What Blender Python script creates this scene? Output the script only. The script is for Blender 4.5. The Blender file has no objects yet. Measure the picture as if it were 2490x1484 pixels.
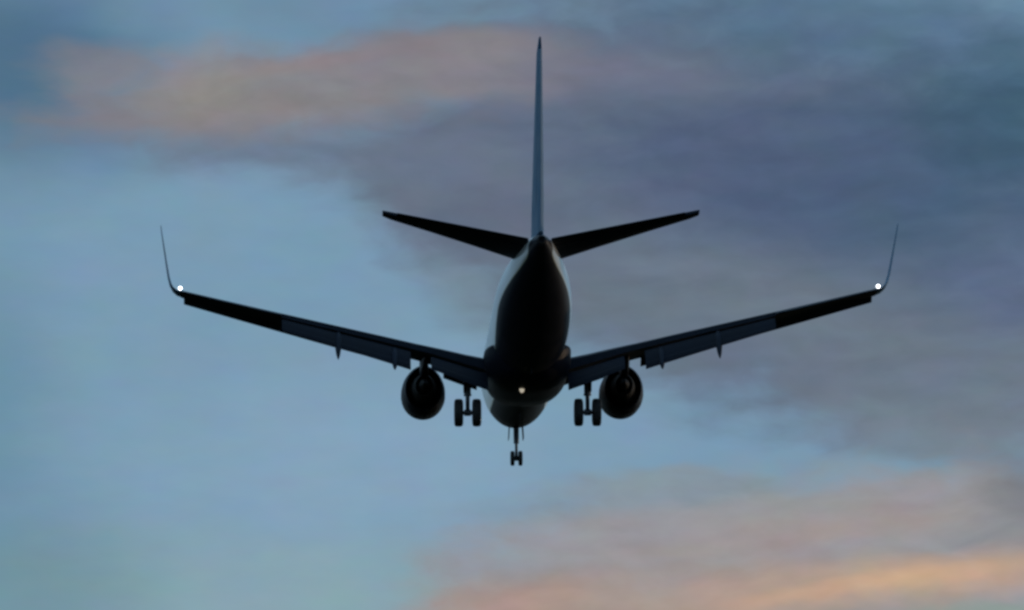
import bpy, bmesh, math
import numpy as np
from mathutils import Vector, Matrix

R = math.radians
scene = bpy.context.scene
COL = scene.collection

# ------------------------------------------------------------------ camera
CAM_H = 1.7            # photographer's eye height
ELEV = 12.0            # the lens looks this far above the horizon
F = 5.6397             # focal length / frame width
cam_data = bpy.data.cameras.new('camera')
cam_data.sensor_width = 36.0
cam_data.lens = 36.0 * F
cam_data.clip_start = 0.5
cam_data.clip_end = 60000
cam = bpy.data.objects.new('camera', cam_data)
cam.location = (0, 0, CAM_H)
cam.rotation_euler = (R(90 + ELEV), 0, 0)
COL.objects.link(cam)
scene.camera = cam

scene.view_settings.view_transform = 'Standard'
scene.view_settings.look = 'None'
scene.view_settings.gamma = 1.0
scene.view_settings.exposure = 0.0
scene.cycles.filter_width = 2.9
scene.cycles.max_bounces = 6

# ------------------------------------------------------------------ sun
SUN_AZ = 55.0      # degrees to the right of the view direction (the plane flies towards the dusk)
SUN_EL = 4.0
sun_data = bpy.data.lights.new('sun', 'SUN')
sun_data.energy = 0.5
sun_data.angle = R(0.5)
sun_data.color = (1.0, 0.72, 0.46)
sun = bpy.data.objects.new('sun', sun_data)
sd = Vector((math.sin(R(SUN_AZ)) * math.cos(R(SUN_EL)), math.cos(R(SUN_AZ)) * math.cos(R(SUN_EL)), math.sin(R(SUN_EL))))
sun.rotation_euler = sd.to_track_quat('Z', 'Y').to_euler()
sun.location = (300, 300, 150)
COL.objects.link(sun)


def lin(c):
    o = []
    for v in c:
        v /= 255.0
        o.append(v / 12.92 if v <= 0.04045 else ((v + 0.055) / 1.055) ** 2.4)
    return o


# ------------------------------------------------------------------ sky
SKY_STRENGTH = 0.14
SKY_TINT = (1.0, 1.0, 1.0)
CLEAR = (121, 154, 178)
world = bpy.data.worlds.new('World')
scene.world = world
world.use_nodes = True
nt = world.node_tree
nt.nodes.clear()
N, L = nt.nodes, nt.links


def node(t, **kw):
    n = N.new(t)
    for k, v in kw.items():
        setattr(n, k, v)
    return n


def math_n(op, a, b=None, c=None, clamp=False):
    n = node('ShaderNodeMath', operation=op, use_clamp=clamp)
    for i, v in enumerate((a, b, c)):
        if v is None:
            continue
        if isinstance(v, (int, float)):
            n.inputs[i].default_value = v
        else:
            L.new(v, n.inputs[i])
    return n.outputs[0]


def mixcol(fac, a, b, blend='MIX'):
    n = node('ShaderNodeMix', data_type='RGBA', blend_type=blend)
    for sock, v in ((n.inputs[0], fac), (n.inputs[6], a), (n.inputs[7], b)):
        if isinstance(v, (int, float)):
            sock.default_value = v
        elif isinstance(v, (tuple, list)):
            sock.default_value = tuple(v)[:3] + (1,)
        else:
            L.new(v, sock)
    return n.outputs[2]


tc = node('ShaderNodeTexCoord')
sep = node('ShaderNodeSeparateXYZ')
L.new(tc.outputs['Generated'], sep.inputs[0])
az = math_n('ARCTAN2', sep.outputs[0], sep.outputs[1])
el = math_n('ARCSINE', sep.outputs[2])
# azimuth / elevation of the sky in units of ten degrees or so
SC = F * 2490.0
U = math_n('MULTIPLY', az, SC * math.cos(R(ELEV)) / 1000.0)
V = math_n('MULTIPLY', math_n('SUBTRACT', el, R(ELEV)), SC / 1000.0)
uv = node('ShaderNodeCombineXYZ')
L.new(U, uv.inputs[0])
L.new(V, uv.inputs[1])


def noise(vec, scale, detail, rough=0.55, sx=1.0, sy=1.0, off=(0, 0, 0), rot=0.0):
    m = node('ShaderNodeMapping')
    m.inputs['Location'].default_value = off
    m.inputs['Rotation'].default_value = (0, 0, R(rot))
    m.inputs['Scale'].default_value = (sx, sy, 1)
    L.new(vec, m.inputs[0])
    n = node('ShaderNodeTexNoise')
    n.inputs['Scale'].default_value = scale
    n.inputs['Detail'].default_value = detail
    n.inputs['Roughness'].default_value = rough
    L.new(m.outputs[0], n.inputs['Vector'])
    return n


def vmath(op, a, b):
    n = node('ShaderNodeVectorMath', operation=op)
    for i, v in enumerate((a, b)):
        if isinstance(v, (tuple, list)):
            n.inputs[i].default_value = v
        else:
            L.new(v, n.inputs[i])
    return n.outputs[0]


# turbulence that frays the cloud edges: broad rolls plus finer wisps
w1 = noise(uv.outputs[0], 2.6, 2.0, sx=0.7, sy=1.5, off=(3.1, 1.7, 0))
w2 = noise(uv.outputs[0], 8.0, 3.0, sx=0.6, sy=1.6, off=(7.3, 2.2, 0), rot=-6)
d1 = vmath('MULTIPLY', vmath('SUBTRACT', w1.outputs['Color'], (0.5, 0.5, 0.5)), (0.20, 0.11, 0))
d2 = vmath('MULTIPLY', vmath('SUBTRACT', w2.outputs['Color'], (0.5, 0.5, 0.5)), (0.10, 0.055, 0))
warped = vmath('ADD', vmath('ADD', uv.outputs[0], d1), d2)

sky = node('ShaderNodeTexSky', sky_type='NISHITA')
sky.sun_disc = False
sky.sun_elevation = R(SUN_EL)
sky.sun_rotation = R(SUN_AZ)
sky.altitude = 50
sky.air_density = 1.0
sky.dust_density = 0.5
sky.ozone_density = 2.0
base = mixcol(1.0, sky.outputs[0], SKY_TINT, 'MULTIPLY')


# billows: the same turbulence seen a little towards the light gives each lump a lit and a shaded side
BIL = dict(sx=0.62, sy=1.35, rot=-7)
b1 = noise(warped, 7.0, 6.0, 0.52, off=(4.7, 1.1, 0), **BIL)
b2 = noise(warped, 7.0, 6.0, 0.52, off=(4.7 + 0.016, 1.1 + 0.035, 0), **BIL)
frayed = math_n('MULTIPLY', math_n('SUBTRACT', b1.outputs['Fac'], 0.5), 1.25)
relief = math_n('SUBTRACT', b1.outputs['Fac'], b2.outputs['Fac'])
cover = None


def cloud(base, cx, cy, a, b, ang, col, op, inner=0.0, lump=0.0):
    """one patch of cloud: centre, half-lengths and tilt on the sky, its own colour and thickness; lump = how billowy"""
    global cover
    m = node('ShaderNodeMapping', vector_type='TEXTURE')
    m.inputs['Location'].default_value = ((cx - 1245) / 1000.0, (742 - cy) / 1000.0, 0)
    m.inputs['Rotation'].default_value = (0, 0, R(ang))
    m.inputs['Scale'].default_value = (a / 1000.0, b / 1000.0, 1)
    L.new(warped, m.inputs[0])
    ln = node('ShaderNodeVectorMath', operation='LENGTH')
    L.new(m.outputs[0], ln.inputs[0])
    mr = node('ShaderNodeMapRange', interpolation_type='SMOOTHSTEP')
    mr.inputs[1].default_value = 1.0
    mr.inputs[2].default_value = inner
    mr.inputs[3].default_value = 0.0
    mr.inputs[4].default_value = op
    d = ln.outputs['Value']
    if lump:
        d = math_n('MULTIPLY_ADD', frayed, lump, d)
    L.new(d, mr.inputs[0])
    if lump:
        cover = mr.outputs[0] if cover is None else math_n('MAXIMUM', cover, mr.outputs[0])
    c = [v / SKY_STRENGTH for v in lin(col)]
    return mixcol(mr.outputs[0], base, c)


CLOUDS = [
    # cx, cy, a, b, tilt, colour, thickness, inner, lump
    # clear evening sky, thin veils
    (900, 700, 2400, 1900, 0, CLEAR, 1.0, 0.75),
    (900, 1130, 900, 420, 0, (133, 163, 187), 0.85, 0.1),
    (560, 1470, 1100, 260, 0, (136, 165, 175), 0.9, 0.2),
    (90, 1420, 460, 300, 0, (111, 143, 155), 0.75, 0.1),
    (-30, 1000, 280, 700, 0, (101, 139, 160), 0.7, 0.0),
    (40, 160, 560, 430, -8, (77, 109, 136), 0.95, 0.1),
    (850, 20, 900, 190, 0, (106, 137, 162), 0.75, 0.2),
    # the grey-violet deck over the upper right
    (1800, 500, 1120, 580, -17, (97, 110, 130), 0.97, 0.62, 0.30),
    (1080, 470, 440, 230, -20, (99, 109, 129), 0.92, 0.3, 0.5),
    (2250, 430, 800, 420, 0, (70, 94, 120), 0.9, 0.15, 0.3),
    (1800, 390, 660, 250, -6, (79, 94, 122), 0.85, 0.1, 0.4),
    (2080, 60, 900, 190, -4, (80, 107, 133), 0.8, 0.2, 0.3),
    (2460, 270, 330, 260, 0, (60, 89, 110), 0.85, 0.1, 0.3),
    (1700, 740, 800, 240, -8, (106, 119, 134), 0.9, 0.2, 0.4),
    (2260, 940, 620, 250, -12, (107, 119, 134), 0.9, 0.35, 0.5),
    (2440, 700, 260, 200, 0, (92, 107, 138), 0.5, 0.0, 0.3),
    (2270, 1060, 460, 130, -4, (116, 129, 143), 0.85, 0.1, 0.5),
    (650, 365, 860, 120, -5, (106, 119, 139), 0.85, 0.2, 0.6),
    (1090, 690, 260, 120, -40, (116, 134, 146), 0.6, 0.0),
    # warm lit cloud bank across the top left
    (700, 225, 780, 160, 5, (132, 129, 135), 0.92, 0.35, 0.6),
    (1090, 160, 440, 140, 4, (131, 128, 135), 0.85, 0.3, 0.6),
    (1440, 160, 440, 130, 0, (112, 115, 135), 0.75, 0.0, 0.6),
    (720, 165, 330, 45, 8, (148, 136, 136), 0.5, 0.0, 0.6),
    (500, 225, 260, 90, 0, (143, 137, 135), 0.75, 0.0, 0.6),
    (640, 270, 420, 60, 4, (136, 130, 131), 0.6, 0.0, 0.6),
    (230, 190, 190, 110, 0, (130, 129, 136), 0.7, 0.2, 0.7),
    (440, 150, 130, 70, 20, (140, 137, 142), 0.6, 0.1, 0.8),
    (1150, 120, 210, 75, 6, (138, 133, 138), 0.6, 0.1, 0.8),
    # peach cloud rising at the lower right
    (1950, 1410, 1180, 330, 5, (149, 149, 154), 0.95, 0.6, 0.5),
    (1500, 1375, 430, 215, 26, (150, 150, 155), 0.85, 0.5, 0.6),
    (1600, 1180, 700, 70, 7, (132, 148, 160), 0.8, 0.2, 0.6),
    (2120, 1200, 420, 70, 4, (152, 150, 152), 0.7, 0.0, 0.6),
    (2000, 1290, 680, 90, 6, (160, 148, 145), 0.85, 0.0, 0.5),
    (1280, 1480, 460, 110, 5, (168, 143, 133), 0.9, 0.15, 0.5),
    (1850, 1440, 700, 120, 5, (171, 152, 141), 0.9, 0.15, 0.4),
    (2260, 1425, 760, 90, 7, (187, 159, 138), 0.9, 0.05, 0.4),
    (2190, 1428, 560, 34, 7, (205, 168, 140), 0.65, 0.0, 0.4),
    (2500, 1220, 260, 210, 0, (112, 117, 127), 0.7, 0.0, 0.4),
    (2440, 1488, 400, 36, 5, (142, 158, 153), 0.85, 0.1, 0.3),
]
colr = base
for c in CLOUDS:
    colr = cloud(colr, *c)

# soft mottling inside the cloud (thin and thick spots, slightly violet or green)
n1 = noise(uv.outputs[0], 9.0, 4.0, sx=0.7, sy=1.6, off=(1.2, 4.4, 0), rot=-8)
n2 = noise(uv.outputs[0], 5.0, 2.0, off=(9.2, 0.4, 0))
mot = vmath('ADD', vmath('MULTIPLY', vmath('SUBTRACT', n1.outputs['Color'], (0.5, 0.5, 0.5)), (0.15, 0.13, 0.13)),
            vmath('MULTIPLY', vmath('SUBTRACT', n2.outputs['Color'], (0.5, 0.5, 0.5)), (0.13, 0.09, 0.12)))
n4 = noise(uv.outputs[0], 26.0, 3.0, sx=0.6, sy=1.5, off=(2.2, 8.4, 0), rot=-5)
mot = vmath('ADD', mot, vmath('MULTIPLY', vmath('SUBTRACT', n4.outputs['Color'], (0.5, 0.5, 0.5)), (0.06, 0.05, 0.055)))
mot = vmath('ADD', mot, (1, 1, 1))
colr = mixcol(1.0, colr, mot, 'MULTIPLY')
lit = math_n('MULTIPLY_ADD', math_n('MULTIPLY', relief, math_n('MAXIMUM', cover, 0.12)), 0.42, 1.0)
litc = node('ShaderNodeCombineColor')
for i in range(3):
    L.new(lit, litc.inputs[i])
colr = mixcol(1.0, colr, litc.outputs[0], 'MULTIPLY')

# the rest of the sky all round: scattered evening cloud
n3 = noise(tc.outputs['Generated'], 2.6, 5.0, sx=1, sy=1)
m3 = node('ShaderNodeMapRange', interpolation_type='SMOOTHSTEP')
m3.inputs[1].default_value = 0.52
m3.inputs[2].default_value = 0.68
m3.inputs[4].default_value = 0.8
L.new(n3.outputs['Fac'], m3.inputs[0])
far = node('ShaderNodeVectorMath', operation='LENGTH')
L.new(uv.outputs[0], far.inputs[0])
fm = node('ShaderNodeMapRange', interpolation_type='SMOOTHSTEP')
fm.inputs[1].default_value = 1.7
fm.inputs[2].default_value = 2.6
L.new(far.outputs['Value'], fm.inputs[0])
allround = mixcol(m3.outputs[0], mixcol(0.65, base, [1.7 * v / SKY_STRENGTH for v in lin(CLEAR)]), [v / SKY_STRENGTH for v in lin((96, 106, 128))])
colr = mixcol(fm.outputs[0], colr, allround)

bg = node('ShaderNodeBackground')
bg.inputs['Strength'].default_value = SKY_STRENGTH
L.new(colr, bg.inputs['Color'])
wo = node('ShaderNodeOutputWorld')
L.new(bg.outputs[0], wo.inputs['Surface'])


# ------------------------------------------------------------------ materials
def new_mat(name):
    m = bpy.data.materials.new(name)
    m.use_nodes = True
    t = m.node_tree
    return m, t, t.nodes['Principled BSDF']


def paint(name, col, rough=0.35, metallic=0.0, var=0.18, scale=1.2, coat=0.0, bump=0.0):
    m, t, b = new_mat(name)
    b.inputs['Roughness'].default_value = rough
    b.inputs['Metallic'].default_value = metallic
    b.inputs['Coat Weight'].default_value = coat
    g = t.nodes.new('ShaderNodeTexCoord')
    mp = t.nodes.new('ShaderNodeMapping')
    mp.inputs['Scale'].default_value = (1.0, 0.35, 1.0)
    t.links.new(g.outputs['Object'], mp.inputs[0])
    n = t.nodes.new('ShaderNodeTexNoise')
    n.inputs['Scale'].default_value = scale
    n.inputs['Detail'].default_value = 6
    t.links.new(mp.outputs[0], n.inputs['Vector'])
    r = t.nodes.new('ShaderNodeValToRGB')
    r.color_ramp.elements[0].position = 0.3
    r.color_ramp.elements[1].position = 0.7
    r.color_ramp.elements[0].color = [max(0, v * (1 - var)) for v in col] + [1]
    r.color_ramp.elements[1].color = [v * (1 + var) for v in col] + [1]
    t.links.new(n.outputs['Fac'], r.inputs[0])
    t.links.new(r.outputs[0], b.inputs['Base Color'])
    mr = t.nodes.new('ShaderNodeMapRange')
    mr.inputs[3].default_value = rough * 0.8
    mr.inputs[4].default_value = min(1, rough * 1.3)
    t.links.new(n.outputs['Fac'], mr.inputs[0])
    t.links.new(mr.outputs[0], b.inputs['Roughness'])
    return m


M_FIN_SPEC = 0.15
M_WHITE = paint('white_paint', (0.72, 0.73, 0.74), 0.3, var=0.05, coat=0.2)
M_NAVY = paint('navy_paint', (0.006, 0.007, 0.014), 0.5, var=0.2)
M_FIN = paint('blue_fin_paint', (0.036, 0.115, 0.21), 0.5, var=0.1)
M_FIN.node_tree.nodes['Principled BSDF'].inputs['Specular IOR Level'].default_value = M_FIN_SPEC
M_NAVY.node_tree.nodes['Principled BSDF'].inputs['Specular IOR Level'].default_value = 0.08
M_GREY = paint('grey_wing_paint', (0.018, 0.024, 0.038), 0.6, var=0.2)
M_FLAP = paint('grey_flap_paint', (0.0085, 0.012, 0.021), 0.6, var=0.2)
M_METAL = paint('dull_metal', (0.16, 0.16, 0.17), 0.45, metallic=0.6, var=0.2)
M_SLAT_SPEC = 0.12
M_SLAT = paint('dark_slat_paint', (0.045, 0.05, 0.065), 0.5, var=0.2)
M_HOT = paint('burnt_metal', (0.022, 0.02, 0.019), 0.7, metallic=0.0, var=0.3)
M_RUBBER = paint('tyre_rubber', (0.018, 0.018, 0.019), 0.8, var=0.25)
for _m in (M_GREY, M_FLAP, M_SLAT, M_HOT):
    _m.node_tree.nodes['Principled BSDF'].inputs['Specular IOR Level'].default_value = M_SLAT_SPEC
M_STRUT = paint('gear_paint', (0.06, 0.065, 0.08), 0.5, var=0.2)
M_DARK = paint('dark_interior', (0.01, 0.01, 0.01), 0.8)


def lamp_mat(name, col, s):
    m, t, b = new_mat(name)
    b.inputs['Base Color'].default_value = tuple(col) + (1,)
    b.inputs['Emission Color'].default_value = tuple(col) + (1,)
    b.inputs['Emission Strength'].default_value = s
    return m


M_LAMP = lamp_mat('position_lamp_glow', (0.95, 0.97, 1.0), 6.0)
M_BELLY_SPOT = lamp_mat('belly_spot_glow', (1.0, 0.88, 0.68), 0.42)

# ------------------------------------------------------------------ the aircraft's frame
K = 1.205                     # heights of this airframe
ZW = K * -3.72                # under the main wheels


def P(s, y, z):
    """s metres aft of the nose, y metres to the right, z metres above the fuselage axis"""
    return Vector((y, 20.0 - s, K * z - ZW))


def PZ(z):
    return K * z - ZW


def smooth_interp(xs, ys, x):
    xs = np.asarray(xs, float)
    ys = np.asarray(ys, float)
    h = np.diff(xs)
    d = np.diff(ys) / h
    m = np.zeros(len(xs))
    m[0], m[-1] = d[0], d[-1]
    for i in range(1, len(xs) - 1):
        if d[i - 1] * d[i] <= 0:
            m[i] = 0
        else:
            w1_, w2_ = 2 * h[i] + h[i - 1], h[i] + 2 * h[i - 1]
            m[i] = (w1_ + w2_) / (w1_ / d[i - 1] + w2_ / d[i])
    i = int(np.clip(np.searchsorted(xs, x) - 1, 0, len(xs) - 2))
    t = (x - xs[i]) / h[i]
    return float((2 * t**3 - 3 * t**2 + 1) * ys[i] + (t**3 - 2 * t**2 + t) * h[i] * m[i]
                 + (-2 * t**3 + 3 * t**2) * ys[i + 1] + (t**3 - t**2) * h[i] * m[i + 1])


def add_loft(bm, rings, cap0=True, cap1=True, closed=True):
    vs = [[bm.verts.new(p) for p in r] for r in rings]
    n = len(rings[0])
    for a, b in zip(vs[:-1], vs[1:]):
        for i in range(n if closed else n - 1):
            j = (i + 1) % n
            bm.faces.new((a[i], a[j], b[j], b[i]))
    if cap0:
        bm.faces.new(vs[0][::-1])
    if cap1:
        bm.faces.new(vs[-1])


def add_tube(bm, p0, p1, r0, r1=None, n=14):
    r1 = r0 if r1 is None else r1
    p0, p1 = Vector(p0), Vector(p1)
    d = (p1 - p0).normalized()
    u = d.orthogonal().normalized()
    v = d.cross(u)
    rings = [[p + (u * math.cos(2 * math.pi * k / n) + v * math.sin(2 * math.pi * k / n)) * r for k in range(n)]
             for p, r in ((p0, r0), (p1, r1))]
    add_loft(bm, rings)


def add_lathe(bm, c, axis, prof, n=32):
    """profile of (distance along the axis, radius)"""
    c, d = Vector(c), Vector(axis).normalized()
    u = d.orthogonal().normalized()
    v = d.cross(u)
    rings = [[c + d * t + (u * math.cos(2 * math.pi * k / n) + v * math.sin(2 * math.pi * k / n)) * max(r, 1e-4)
              for k in range(n)] for t, r in prof]
    add_loft(bm, rings)


def add_slab(bm, pts, thick):
    """a flat panel of outline pts (3-D, coplanar), with thickness vector"""
    th = Vector(thick)
    a = [bm.verts.new(Vector(p) - th / 2) for p in pts]
    b = [bm.verts.new(Vector(p) + th / 2) for p in pts]
    bm.faces.new(a[::-1])
    bm.faces.new(b)
    for i in range(len(pts)):
        j = (i + 1) % len(pts)
        bm.faces.new((a[i], a[j], b[j], b[i]))


def link(name, bm, mat, parent=None, smooth=True, angle=35):
    bmesh.ops.recalc_face_normals(bm, faces=bm.faces)
    me = bpy.data.meshes.new(name)
    bm.to_mesh(me)
    bm.free()
    for m in (mat if isinstance(mat, (list, tuple)) else [mat]):
        me.materials.append(m)
    if smooth:
        for p in me.polygons:
            p.use_smooth = True
        me.set_sharp_from_angle(angle=R(angle))
    o = bpy.data.objects.new(name, me)
    COL.objects.link(o)
    if parent is not None:
        o.parent = parent
    return o


# ------------------------------------------------------------------ ground
gm, gt, gb = new_mat('dusk_grass_ground')
gb.inputs['Roughness'].default_value = 1.0
gb.inputs['Specular IOR Level'].default_value = 0.0
g1 = gt.nodes.new('ShaderNodeTexNoise')
g1.inputs['Scale'].default_value = 0.02
g1.inputs['Detail'].default_value = 10
gtc = gt.nodes.new('ShaderNodeTexCoord')
gt.links.new(gtc.outputs['Object'], g1.inputs['Vector'])
gr = gt.nodes.new('ShaderNodeValToRGB')
gr.color_ramp.elements[0].position = 0.35
gr.color_ramp.elements[1].position = 0.65
gr.color_ramp.elements[0].color = (0.010, 0.014, 0.006, 1)
gr.color_ramp.elements[1].color = (0.024, 0.026, 0.014, 1)
gt.links.new(g1.outputs['Fac'], gr.inputs[0])
gt.links.new(gr.outputs[0], gb.inputs['Base Color'])
bm = bmesh.new()
S = 20000
gv = [bm.verts.new((x, y, 0)) for x, y in ((-S, -S), (S, -S), (S, S), (-S, S))]
bm.faces.new(gv)
ground = link('ground', bm, gm, smooth=False)
ground['kind'] = 'structure'

# ------------------------------------------------------------------ the airliner
air = bpy.data.objects.new('airliner', None)
COL.objects.link(air)
air.empty_display_size = 2
air['label'] = 'dark-bellied passenger jet with blue fin landing under the evening sky, wheels down'
air['category'] = 'airplane'

# attitude relative to the sight line
TH, PS, RO = 9.148, 1.981, -0.486
TX, TZ, D = 0.7476, -1.4355, 282.2
c, s_ = math.cos(R(RO)), math.sin(R(RO))
m_ro = Matrix(((c, 0, s_), (0, 1, 0), (-s_, 0, c)))
c, s_ = math.cos(R(-TH)), math.sin(R(-TH))
m_pi = Matrix(((1, 0, 0), (0, c, -s_), (0, s_, c)))
c, s_ = math.cos(R(PS)), math.sin(R(PS))
m_ya = Matrix(((c, -s_, 0), (s_, c, 0), (0, 0, 1)))
c, s_ = math.cos(R(ELEV)), math.sin(R(ELEV))
m_el = Matrix(((1, 0, 0), (0, c, -s_), (0, s_, c)))
rot3 = m_el @ m_pi @ m_ya @ m_ro
pos = m_el @ Vector((TX, D, TZ)) + Vector((0, 0, CAM_H))
base_off = rot3 @ Vector((0, 0, ZW))
air.matrix_world = Matrix.Translation(pos + base_off) @ rot3.to_4x4()

# ---- fuselage
FS = [0, 0.25, 0.9, 1.8, 2.8, 4.2, 6.0, 8.0, 24.0, 26.5, 28.5, 30.5, 32.5, 34.5, 36.3, 37.5, 38.0]
FW = [0.03, 0.42, 0.88, 1.28, 1.55, 1.77, 1.87, 1.88, 1.88, 1.86, 1.78, 1.60, 1.33, 0.98, 0.62, 0.35, 0.22]
FT = [-0.62, -0.18, 0.20, 0.75, 1.35, 1.80, 1.98, 2.00, 2.00, 2.00, 2.00, 1.98, 1.93, 1.86, 1.74, 1.58, 1.48]
FB = [-0.66, -1.04, -1.42, -1.70, -1.86, -1.97, -2.01, -2.01, -2.01, -1.80, -1.42, -0.93, -0.38, 0.18, 0.68, 0.98, 1.10]


def fus(s):
    return (smooth_interp(FS, FW, s), smooth_interp(FS, FT, s), smooth_interp(FS, FB, s))


def fus_ring(s, n=56, grow=0.0):
    w, zt, zb = fus(s)
    zc = zb + (zt - zb) * 0.5
    out = []
    for k in range(n):
        a = 2 * math.pi * k / n
        out.append(P(s, (w + grow) * math.cos(a), zc + ((zt - zb) / 2 + grow) * math.sin(a)))
    return out


stations = [0, 0.06, 0.15, 0.3, 0.5, 0.75] + [1 + 0.35 * i for i in range(20)] + \
           [8.5 + 1.2 * i for i in range(13)] + [24 + 0.35 * i for i in range(40)] + [37.9, 38.0]

# two-tone livery: white upper sides, dark belly, a thin pale gold line between; the belly colour sweeps up to the tail tip
fm_, ft, fb = new_mat('fuselage_livery')
fb.inputs['Roughness'].default_value = 0.45
tcx = ft.nodes.new('ShaderNodeTexCoord')
sx = ft.nodes.new('ShaderNodeSeparateXYZ')
ft.links.new(tcx.outputs['Object'], sx.inputs[0])
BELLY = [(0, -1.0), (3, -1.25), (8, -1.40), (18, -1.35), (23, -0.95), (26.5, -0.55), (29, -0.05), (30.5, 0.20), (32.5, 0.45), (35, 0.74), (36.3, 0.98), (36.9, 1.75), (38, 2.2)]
fc = ft.nodes.new('ShaderNodeFloatCurve')
cu = fc.mapping.curves[0]
fc.mapping.use_clip = False


def to01(s, z):
    return s / 40.0, (z + 2.5) / 5.0


pts = [to01(*q) for q in BELLY]
cu.points[0].location = pts[0]
cu.points[1].location = pts[-1]
for q in pts[1:-1]:
    cu.points.new(*q)
fc.mapping.update()


def fmath(op, a, b=None, c=None, clamp=False):
    n = ft.nodes.new('ShaderNodeMath')
    n.operation = op
    n.use_clamp = clamp
    for i, v in enumerate((a, b, c)):
        if v is None:
            continue
        if isinstance(v, (int, float)):
            n.inputs[i].default_value = v
        else:
            ft.links.new(v, n.inputs[i])
    return n.outputs[0]


s01 = fmath('MULTIPLY_ADD', sx.outputs[1], -1 / 40.0, 0.5)
ft.links.new(s01, fc.inputs['Value'])
zline = fmath('MULTIPLY_ADD', fc.outputs[0], 5.0, -2.5)
zreal = fmath('DIVIDE', fmath('ADD', sx.outputs[2], ZW), K)
dz = fmath('SUBTRACT', zreal, zline)
is_white = fmath('MULTIPLY_ADD', dz, 60.0, 0.5, clamp=True)
is_line = fmath('MULTIPLY', fmath('MULTIPLY_ADD', dz, 60.0, 0.5, clamp=True),
                fmath('MULTIPLY_ADD', dz, -60.0, 0.5 + 60 * 0.035, clamp=True))
nz = ft.nodes.new('ShaderNodeTexNoise')
nz.inputs['Scale'].default_value = 1.3
nz.inputs['Detail'].default_value = 6
mp = ft.nodes.new('ShaderNodeMapping')
mp.inputs['Scale'].default_value = (1, 0.25, 1)
ft.links.new(tcx.outputs['Object'], mp.inputs[0])
ft.links.new(mp.outputs[0], nz.inputs['Vector'])


def ramp(c0, c1):
    r = ft.nodes.new('ShaderNodeValToRGB')
    r.color_ramp.elements[0].position = 0.3
    r.color_ramp.elements[1].position = 0.7
    r.color_ramp.elements[0].color = c0 + (1,)
    r.color_ramp.elements[1].color = c1 + (1,)
    ft.links.new(nz.outputs['Fac'], r.inputs[0])
    return r.outputs[0]


def fmix(fac, a, b):
    n = ft.nodes.new('ShaderNodeMix')
    n.data_type = 'RGBA'
    ft.links.new(fac, n.inputs[0])
    for sck, v in ((n.inputs[6], a), (n.inputs[7], b)):
        if isinstance(v, tuple):
            sck.default_value = v + (1,)
        else:
            ft.links.new(v, sck)
    return n.outputs[2]


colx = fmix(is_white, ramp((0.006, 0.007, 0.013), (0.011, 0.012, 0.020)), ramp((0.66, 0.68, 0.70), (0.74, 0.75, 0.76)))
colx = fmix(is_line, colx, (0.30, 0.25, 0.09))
ft.links.new(colx, fb.inputs['Base Color'])
# the white enamel is glossier than the dull dark belly paint
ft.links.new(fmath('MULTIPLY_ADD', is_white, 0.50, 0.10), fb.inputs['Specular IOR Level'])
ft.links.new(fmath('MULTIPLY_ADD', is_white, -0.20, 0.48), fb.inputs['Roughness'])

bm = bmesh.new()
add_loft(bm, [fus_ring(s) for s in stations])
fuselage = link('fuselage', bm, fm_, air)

# tail exhaust of the auxiliary unit
bm = bmesh.new()
add_lathe(bm, P(37.95, 0, 1.29), (0, -1, 0.05), [(0.0, 0.20), (0.20, 0.17), (0.21, 0.13), (0.05, 0.12), (0.04, 0.0)], 20)
link('exhaust_outlet', bm, M_HOT, fuselage)

# cockpit glazing, one mesh wrapped on the nose
bm = bmesh.new()
for sg in (-1, 1):
    for a0, a1 in ((50, 86), (22, 46)):
        quad = []
        for s, a in ((2.0, a0), (2.0, a1), (2.75, a1), (2.75, a0)):
            w, zt, zb = fus(s)
            zc = (zt + zb) / 2
            quad.append(P(s, sg * (w + 0.015) * math.cos(R(a)), zc + ((zt - zb) / 2 + 0.015) * math.sin(R(a))))
        nrm = (quad[1] - quad[0]).cross(quad[3] - quad[0]).normalized() * 0.02
        add_slab(bm, quad, nrm)
link('cockpit_window', bm, M_DARK, fuselage, smooth=False)

# ---- wing-body fairing (belly bulge round the wheel wells)
FA = [12.0, 13.0, 14.5, 17.0, 20.0, 21.5, 22.6, 23.4]
FAW = [0.9, 1.55, 1.98, 2.12, 2.12, 2.02, 1.7, 1.0]
FAB = [-1.95, -2.12, -2.26, -2.36, -2.38, -2.34, -2.2, -1.95]
rings = []
for i in range(46):
    s = 12.0 + (23.4 - 12.0) * i / 45
    w, zb = smooth_interp(FA, FAW, s), smooth_interp(FA, FAB, s)
    r = []
    for k in range(33):
        a = math.pi + math.pi * k / 32
        ca, sa = math.cos(a), math.sin(a)
        e = 0.72
        r.append(P(s, w * math.copysign(abs(ca) ** e, ca), -0.75 + (zb + 0.75) * abs(sa) ** e))
    rings.append(r)
bm = bmesh.new()
add_loft(bm, rings)
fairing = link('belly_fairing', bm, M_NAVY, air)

# small things under the belly
for s, y, h in ((9.5, 0.0, 0.30), (24.6, 0.0, 0.28)):
    bm = bmesh.new()
    z0 = fus(s)[2] + 0.03
    add_slab(bm, [P(s, y, z0), P(s + 0.38, y, z0), P(s + 0.42, y, z0 - h), P(s + 0.24, y, z0 - h)], (0.03, 0, 0))
    link('blade_antenna', bm, M_GREY, fuselage, smooth=False)


def dome(name, c, axis, r, mat, parent, squash=1.0):
    bm = bmesh.new()
    prof = [(r * squash * math.sin(R(a)), r * math.cos(R(a))) for a in range(-30, 91, 15)]
    add_lathe(bm, c, axis, prof, 18)
    return link(name, bm, mat, parent)


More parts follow.
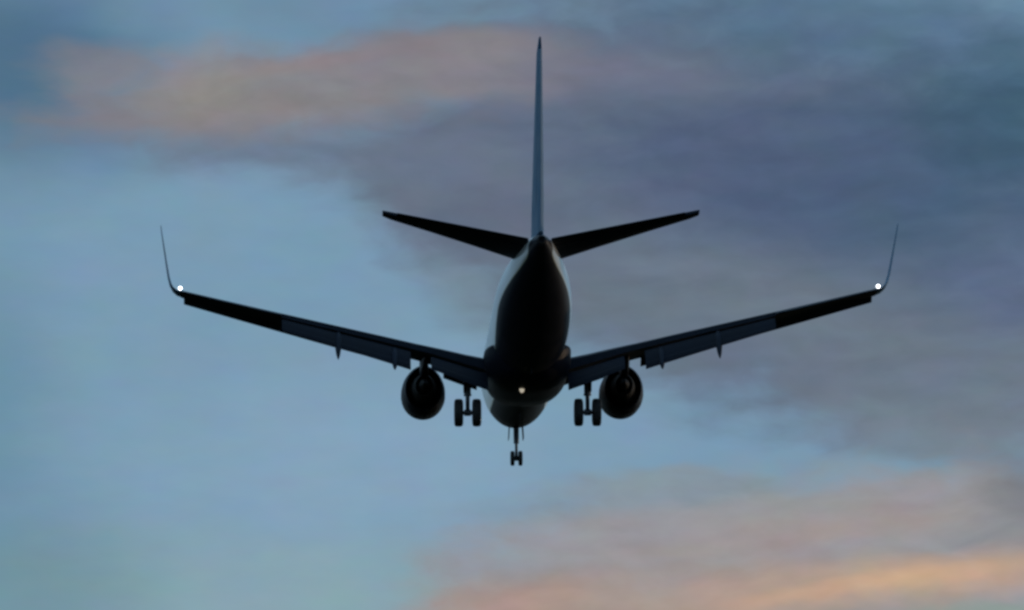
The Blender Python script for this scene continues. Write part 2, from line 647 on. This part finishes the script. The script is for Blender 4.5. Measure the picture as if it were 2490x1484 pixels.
# ---- aerofoil sections
def foil(n=15, tc=0.12, camber=0.02, cut=1.0):
    """closed loop (x/c, z/c), upper surface aft to fore, lower surface fore to aft; cut shortens it with a blunt end"""
    up, lo = [], []
    for i in range(n + 1):
        x = cut * 0.5 * (1 - math.cos(math.pi * i / n))
        t = 5 * tc * (0.2969 * math.sqrt(x) - 0.126 * x - 0.3516 * x**2 + 0.2843 * x**3 - 0.1030 * x**4)
        cm = 4 * camber * x * (1 - x)
        up.append((x, cm + t))
        lo.append((x, cm - t))
    return up[::-1] + lo[1:]


def section(s_le, chord, y, z, tilt, prof, sg, inc=0.0):
    """prof placed with its leading edge at (s_le, y, z); tilt turns the section's up-vector outboard-to-up (0 = wing, 90 = winglet)"""
    out = []
    ct, st = math.cos(R(tilt)), math.sin(R(tilt))
    ci, si = math.cos(R(inc)), math.sin(R(inc))
    for x, t in prof:
        xx = (x * ci + t * si) * chord
        tt = (-x * si + t * ci) * chord
        out.append(P(s_le + xx, sg * (y - tt * st), z + tt * ct))
    return out


def lerp(xs, ys, x):
    return float(np.interp(x, xs, ys))


YT = 16.85
W_Y = [0.8, 1.88, 4.95, YT]
W_LE = [12.9, 13.6, 15.85, 22.05]
W_TY = [0.8, 1.88, 5.4, YT]
W_TE = [20.95, 20.95, 21.05, 23.80]
# height of the chord line at four fifths of the chord
W_ZY = [0.8, 1.88, 5.0, 8.0, 12.3, YT]
W_Z = [-1.46, -1.30, -0.66, -0.15, 0.55, 1.31]


def w_le(y):
    return lerp(W_Y, W_LE, y)


def w_te(y):
    return lerp(W_TY, W_TE, y)


def w_inc(y):
    return lerp([0, 5, 9, 17], [1.5, 2.4, 1.2, 0.4], y)


def w_z(y):
    return smooth_interp(W_ZY, W_Z, y) + 0.8 * (w_te(y) - w_le(y)) * math.sin(R(w_inc(y)))


def w_tc(y):
    return lerp([1.0, 5.0, 17.0], [0.135, 0.105, 0.125], y)


def on_chord(y, x, t):
    """a point of the wing at chord fraction x, t chord lengths above the chord line"""
    c = w_te(y) - w_le(y)
    i = R(w_inc(y))
    return w_le(y) + c * (x * math.cos(i) + t * math.sin(i)), w_z(y) + c * (-x * math.sin(i) + t * math.cos(i)), c


FLAP_END = 12.0


def build_wing(sg):
    bm = bmesh.new()
    ys = [0.8, 1.88, 3.0, 4.2, 4.95, 5.4, 7, 9, 11, FLAP_END]
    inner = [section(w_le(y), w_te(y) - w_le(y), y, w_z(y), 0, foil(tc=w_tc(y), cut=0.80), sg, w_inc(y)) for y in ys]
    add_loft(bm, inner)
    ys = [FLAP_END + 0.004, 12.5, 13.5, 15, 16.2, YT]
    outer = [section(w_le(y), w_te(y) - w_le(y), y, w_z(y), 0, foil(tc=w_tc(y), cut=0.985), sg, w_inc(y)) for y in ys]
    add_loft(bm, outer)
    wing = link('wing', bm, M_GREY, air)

    # trailing-edge flaps, lowered for landing: a main and a smaller aft element
    def flap(y0, y1, n, defl, chord_f, gap):
        bmf = bmesh.new()
        bma = bmesh.new()
        ra, rb = [], []
        for i in range(n):
            y = y0 + (y1 - y0) * i / (n - 1)
            s0, z0, c = on_chord(y, 0.80, -0.022)
            fc_ = chord_f * c
            i_ = w_inc(y) + defl
            ra.append(section(s0 + 0.02, fc_, y, z0 - gap * c * 0.6, 0, foil(10, 0.17, 0.03), sg, i_))
            s1 = s0 + 0.02 + fc_ * math.cos(R(i_)) * 0.93
            z1 = z0 - gap * c * 0.6 - fc_ * math.sin(R(i_)) * 0.97 + 0.004 * c
            rb.append(section(s1, fc_ * 0.42, y, z1, 0, foil(8, 0.15, 0.03), sg, i_ + 16))
        add_loft(bmf, ra)
        add_loft(bma, rb)
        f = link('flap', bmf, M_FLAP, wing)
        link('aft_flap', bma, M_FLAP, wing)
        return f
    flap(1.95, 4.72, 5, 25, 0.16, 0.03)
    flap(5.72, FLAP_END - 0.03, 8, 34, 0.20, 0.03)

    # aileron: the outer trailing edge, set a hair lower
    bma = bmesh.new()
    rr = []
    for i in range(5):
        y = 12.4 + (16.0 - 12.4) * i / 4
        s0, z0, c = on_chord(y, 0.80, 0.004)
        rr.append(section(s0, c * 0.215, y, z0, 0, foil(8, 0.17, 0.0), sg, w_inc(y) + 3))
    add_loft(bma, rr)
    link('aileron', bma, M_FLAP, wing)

    # leading-edge slats, drooped, and the krueger panel inboard of the engine
    for y0, y1 in ((5.75, 8.5), (8.5, 11.25), (11.25, 14.0), (14.0, 16.72)):
        bms = bmesh.new()
        rr = []
        for i in range(4):
            y = y0 + (y1 - y0) * i / 3
            c = w_te(y) - w_le(y)
            sc = max(0.17 * c, 0.50)
            rr.append(section(w_le(y) - 0.22 - 0.02 * c, sc, y, w_z(y) - 0.115 - 0.052 * c, 0,
                              [(1.0, 0.30), (0.75, 0.27), (0.45, 0.20), (0.2, 0.10), (0.05, 0.0), (0.0, -0.06), (0.05, -0.13),
                               (0.2, -0.14), (0.4, -0.02), (0.7, 0.16), (1.0, 0.27)], sg, -12))
        add_loft(bms, rr)
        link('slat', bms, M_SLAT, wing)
    bms = bmesh.new()
    rr = []
    for i in range(3):
        y = 2.3 + (4.0 - 2.3) * i / 2
        rr.append(section(w_le(y) - 0.35, 0.62, y, w_z(y) - 0.42, 0, [(1, 0.62), (0.6, 0.42), (0.2, 0.14), (0, 0.0), (0.03, -0.08), (0.25, 0.04), (0.65, 0.32), (1, 0.55)], sg))
    add_loft(bms, rr)
    link('krueger_flap', bms, M_SLAT, wing)

    # flap track fairings: canoe bodies under the trailing edge whose tails drop with the flaps
    for y, zt_ in ((6.5, -1.62), (9.25, -1.28)):
        p0 = on_chord(y, 0.50, -0.045)
        p1 = on_chord(y, 0.86, -0.105)
        st = w_te(y) + 0.42
        bmt = bmesh.new()
        rr = []
        for i in range(19):
            t = i / 18
            s0 = smooth_interp([0, 0.5, 1], [p0[0], p1[0], st], t)
            z0 = smooth_interp([0, 0.5, 1], [p0[1], p1[1], zt_], t)
            hh = smooth_interp([0, 0.15, 0.4, 0.6, 0.85, 1], [0.02, 0.15, 0.27, 0.29, 0.19, 0.04], t)
            ring = []
            for k in range(14):
                a = 2 * math.pi * k / 14
                ring.append(P(s0, sg * y + 0.6 * hh * math.cos(a), z0 + hh * math.sin(a)))
            rr.append(ring)
        add_loft(bmt, rr)
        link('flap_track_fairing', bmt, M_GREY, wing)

    # blended winglet
    bmw = bmesh.new()
    zt = w_z(YT)
    rr = []
    path = [  # y, z above tip, leading edge, chord, tilt
        (YT + 0.002, 0.0, 22.05, 1.66, 0), (YT + 0.18, 0.04, 22.17, 1.62, 16), (YT + 0.35, 0.15, 22.34, 1.54, 38),
        (YT + 0.48, 0.33, 22.58, 1.42, 58), (YT + 0.57, 0.60, 22.88, 1.28, 73), (YT + 0.66, 1.05, 23.30, 1.06, 80),
        (YT + 0.77, 1.65, 23.85, 0.84, 82), (YT + 0.87, 2.2, 24.35, 0.63, 83), (YT + 0.91, 2.48, 24.62, 0.44, 83)]
    for y, dz_, le, ch, tilt in path:
        rr.append(section(le, ch, y, zt + dz_, tilt, foil(10, 0.085, 0.0), sg))
    add_loft(bmw, rr)
    link('winglet', bmw, M_FIN, wing)

    # white position light in the trailing edge of the tip
    lp = P(23.86, sg * (YT + 0.0), w_z(YT) + 0.09)
    dome('position_light', lp, (0, -1, 0), 0.085, M_LAMP, wing, 1.2)
    return wing


for sg in (-1, 1):
    build_wing(sg)

# ---- horizontal tail
for sg in (-1, 1):
    bm = bmesh.new()
    HY = [0.5, 1.2, 3.0, 5.0, 6.9, 7.28]
    rr = []
    for y in HY:
        t = (y - 0.5) / (7.28 - 0.5)
        le = 32.0 + 4.8 * t + (0.18 if y > 7 else 0)
        ch = 4.45 - 3.05 * t - (0.2 if y > 7 else 0)
        rr.append(section(le, ch, y, 1.60 + (y - 0.5) * 0.125 - ch * math.sin(R(3.0 - 2 * t)), 0, foil(12, 0.125, 0.0, 0.75), sg, -(3.0 - 2 * t)))
    add_loft(bm, rr)
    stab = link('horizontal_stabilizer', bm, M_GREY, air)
    bm = bmesh.new()
    rr = []
    for y in (0.55, 2.5, 4.5, 6.6):
        t = (y - 0.5) / (7.28 - 0.5)
        le = 32.0 + 4.8 * t
        ch = 4.45 - 3.05 * t
        rr.append(section(le + 0.755 * ch, ch * 0.25, y, 1.60 + (y - 0.5) * 0.125 - 0.245 * ch * math.sin(R(3.0 - 2 * t)), 0, foil(8, 0.22, 0.0), sg, -(2.0 - 2 * t)))
    add_loft(bm, rr)
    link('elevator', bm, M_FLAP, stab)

# ---- fin with its rudder
def fin_sec(z, le, ch, prof):
    return [P(le + x * ch, t * ch, z) for x, t in prof]


FZ = [1.55, 2.2, 3.2, 5.0, 7.0, 8.7, 9.12]


def fin_le(z):
    return lerp([1.55, 2.2, 3.2, 9.12], [28.6, 31.0, 32.2, 36.95], z)


def fin_te(z):
    return lerp([1.55, 9.12], [37.3, 39.05], z)


bm = bmesh.new()
rr = []
for z in FZ:
    le, te = fin_le(z), fin_te(z)
    ch = (te - le)
    core = te - lerp([1.55, 9.12], [1.75, 0.75], z)
    tcx_ = lerp([1.55, 2.2, 3.2, 9.12], [0.065, 0.082, 0.10, 0.105], z) if z < 9.0 else 0.05
    rr.append(fin_sec(z, le + (0.15 if z > 9 else 0), ch, foil(12, tcx_, 0.0, (core - le) / ch)))
add_loft(bm, rr)
fin = link('vertical_fin', bm, M_FIN, air)
bm = bmesh.new()
rr = []
for z in (1.75, 3.2, 5.0, 7.0, 8.6):
    te = fin_te(z)
    ch = lerp([1.55, 9.12], [1.75, 0.75], z)
    rr.append(fin_sec(z, te - ch + 0.01, ch, foil(9, 0.20, 0.0)))
add_loft(bm, rr)
link('rudder', bm, M_FIN, fin)

# ---- engines
EY, EZ = 4.96, -1.535
for sg in (-1, 1):
    root = bpy.data.objects.new('engine', None)
    COL.objects.link(root)
    root.parent = air
    root.location = P(13.0, sg * EY, EZ)
    ox = root.location.copy()

    def eng_ring(s, r, flat=0.0, dz=0.0, n=40):
        out = []
        for k in range(n):
            a = 2 * math.pi * k / n
            ca, sa = math.cos(a), math.sin(a)
            r *= 1.0
            x = r * ca * (1 - 0.09 * sa * abs(sa)) if sa > 0 else r * ca
            z = r * sa
            if sa < 0:
                z *= (1 - flat)
                x *= 1 + flat * 0.45 * abs(sa) ** 0.6
            out.append(P(s, sg * EY + x, EZ + z + dz) - ox)
        return out
    bm = bmesh.new()
    prof = [(11.15, 0.80, 0.14), (11.0, 0.84, 0.14), (10.9, 0.90, 0.13), (10.93, 0.96, 0.12), (11.1, 1.01, 0.11), (11.6, 1.075, 0.09),
            (12.3, 1.105, 0.09), (13.1, 1.09, 0.07), (13.9, 1.03, 0.0), (14.55, 0.92, 0), (14.56, 0.89, 0), (13.8, 0.93, 0), (13.4, 0.93, 0)]
    add_loft(bm, [eng_ring(s, r, f) for s, r, f in prof], cap0=True, cap1=True)
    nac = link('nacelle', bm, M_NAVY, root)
    bm = bmesh.new()
    add_loft(bm, [eng_ring(s, r) for s, r in ((13.3, 0.62), (14.0, 0.66), (14.6, 0.60), (15.2, 0.49), (15.6, 0.43), (15.61, 0.40), (15.2, 0.42))])
    link('core_cowl', bm, M_HOT, root)
    bm = bmesh.new()
    add_loft(bm, [eng_ring(s, r, n=24) for s, r in ((15.1, 0.30), (15.5, 0.29), (15.9, 0.2), (16.25, 0.1), (16.45, 0.02))])
    link('exhaust_cone', bm, M_HOT, root)
    # pylon
    bm = bmesh.new()
    rr = []
    for s, hw, z0, z1 in ((11.9, 0.05, -0.62, -0.42), (13.0, 0.17, -0.75, -0.28), (14.2, 0.21, -0.85, -0.36), (15.4, 0.21, -1.2, -0.45),
                          (16.6, 0.20, -1.15, -0.55), (18.0, 0.14, -0.98, -0.62), (19.0, 0.04, -0.86, -0.66)):
        rr.append([P(s, sg * EY + x, z) - ox for x, z in ((-hw, z0 + 0.06), (-hw * 0.6, z0), (hw * 0.6, z0), (hw, z0 + 0.06), (hw, z1), (-hw, z1))])
    add_loft(bm, rr)
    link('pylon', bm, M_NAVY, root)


# ---- landing gear
def wheel(c, r, w, parent):
    """tyre and rim round an axle along x"""
    bm = bmesh.new()
    h = w / 2
    prof = [(-h * 0.80, r * 0.58), (-h * 0.98, r * 0.66), (-h, r * 0.80), (-h * 0.88, r * 0.93), (-h * 0.6, r * 0.985), (0, r),
            (h * 0.6, r * 0.985), (h * 0.88, r * 0.93), (h, r * 0.80), (h * 0.98, r * 0.66), (h * 0.80, r * 0.58)]
    add_lathe(bm, c, (1, 0, 0), prof, 40)
    ty = link('tyre', bm, M_RUBBER, parent)
    bm = bmesh.new()
    prof = [(-h * 0.86, r * 0.16), (-h * 0.86, r * 0.3), (-h * 0.84, r * 0.575), (-h * 0.3, r * 0.57), (h * 0.3, r * 0.57), (h * 0.84, r * 0.575), (h * 0.86, r * 0.3), (h * 0.86, r * 0.16)]
    add_lathe(bm, c, (1, 0, 0), prof, 32)
    link('rim', bm, M_METAL, parent)
    return ty


GY = 2.93
for sg in (-1, 1):
    root = bpy.data.objects.new('main_landing_gear', None)
    COL.objects.link(root)
    root.parent = air
    root.location = Vector((sg * GY, 20 - 19.6, 0))
    r = 0.68
    ax = Vector((0, 0, r))
    top = Vector((0, 0.05, PZ(-1.35)))
    mid = ax + (top - ax) * 0.42
    bm = bmesh.new()
    add_tube(bm, top, mid, 0.17, 0.165, 18)
    add_tube(bm, mid, mid - Vector((0, 0, 0.08)), 0.19, 0.19, 18)
    add_tube(bm, mid, ax, 0.105, 0.105, 16)
    link('strut', bm, M_STRUT, root)
    bm = bmesh.new()
    add_tube(bm, ax - Vector((0.58, 0, 0)), ax + Vector((0.58, 0, 0)), 0.10, 0.10, 16)
    add_tube(bm, ax - Vector((0.16, 0, 0)), ax + Vector((0.16, 0, 0)), 0.16, 0.16, 16)
    link('axle', bm, M_STRUT, root)
    # torque links behind the strut
    bm = bmesh.new()
    kn = (mid + ax) / 2 + Vector((0, -0.34, 0.06))
    add_tube(bm, mid + Vector((0, -0.14, 0.05)), kn, 0.06, 0.05, 8)
    add_tube(bm, kn, ax + Vector((0, -0.10, 0.1)), 0.05, 0.06, 8)
    link('torque_link', bm, M_STRUT, root)
    # side brace runs inboard and up to the wheel well; a short actuator outboard
    bm = bmesh.new()
    add_tube(bm, mid + (top - mid) * 0.45, Vector((-sg * 0.95, 0.25, PZ(-1.55))), 0.07, 0.07, 10)
    link('side_brace', bm, M_STRUT, root)
    bm = bmesh.new()
    add_tube(bm, mid + (top - mid) * 0.62, Vector((sg * 0.42, 0.2, PZ(-1.25))), 0.06, 0.05, 10)
    add_tube(bm, mid + (top - mid) * 0.40, mid + (top - mid) * 0.40 + Vector((sg * 0.30, -0.05, 0.34)), 0.04, 0.04, 8)
    link('actuator', bm, M_METAL, root)
    # leg door outboard
    bm = bmesh.new()
    add_slab(bm, [Vector((sg * 0.20, 0.55, PZ(-1.45))), Vector((sg * 0.20, -0.38, PZ(-1.45))), Vector((sg * 0.17, -0.32, mid.z + 0.1)), Vector((sg * 0.17, 0.42, mid.z + 0.1))], (0.04, 0, 0))
    link('gear_door', bm, M_GREY, root, smooth=False)
    for k in (-1, 1):
        wheel(ax + Vector((k * 0.44, 0, 0)), r, 0.43, root)

root = bpy.data.objects.new('nose_landing_gear', None)
COL.objects.link(root)
root.parent = air
NZ = -3.62
root.location = P(4.05, 0, NZ)
nr = 0.385
ax = Vector((0, 0, nr))
top = Vector((0, 0.12, K * (-1.75 - NZ)))
mid = ax + (top - ax) * 0.42
bm = bmesh.new()
add_tube(bm, top, mid, 0.145, 0.135, 16)
add_tube(bm, mid, ax, 0.075, 0.075, 14)
link('strut', bm, M_STRUT, root)
bm = bmesh.new()
add_tube(bm, ax - Vector((0.3, 0, 0)), ax + Vector((0.3, 0, 0)), 0.07, 0.07, 12)
add_tube(bm, ax - Vector((0.12, 0, 0)), ax + Vector((0.12, 0, 0)), 0.13, 0.13, 12)
link('axle', bm, M_STRUT, root)
bm = bmesh.new()
add_tube(bm, mid + Vector((0, 0.05, 0.5)), Vector((0, 1.35, K * (-1.85 - NZ))), 0.06, 0.06, 10)
link('drag_brace', bm, M_STRUT, root)
bm = bmesh.new()
kn = (mid + ax) / 2 + Vector((0, -0.26, 0.05))
add_tube(bm, mid + Vector((0, -0.1, 0.05)), kn, 0.045, 0.04, 8)
add_tube(bm, kn, ax + Vector((0, -0.08, 0.1)), 0.04, 0.045, 8)
link('torque_link', bm, M_STRUT, root)
for k in (-1, 1):
    wheel(ax + Vector((k * 0.205, 0, 0)), nr, 0.21, root)
    bm = bmesh.new()
    z0, z1 = K * (-1.85 - NZ), K * (-2.42 - NZ)
    add_slab(bm, [Vector((k * 0.34, 1.25, z0)), Vector((k * 0.34, -0.2, z0)), Vector((k * 0.38, -0.12, z1)), Vector((k * 0.38, 1.1, z1))], (0.03, 0, 0))
    link('gear_door', bm, M_NAVY, root, smooth=False)

# warm bright spot under the belly, put in as a small glowing dome
dome('belly_bright_spot', P(21.0, -0.33, -2.36), (0, 0, -1), 0.12, M_BELLY_SPOT, fairing, 1.6)
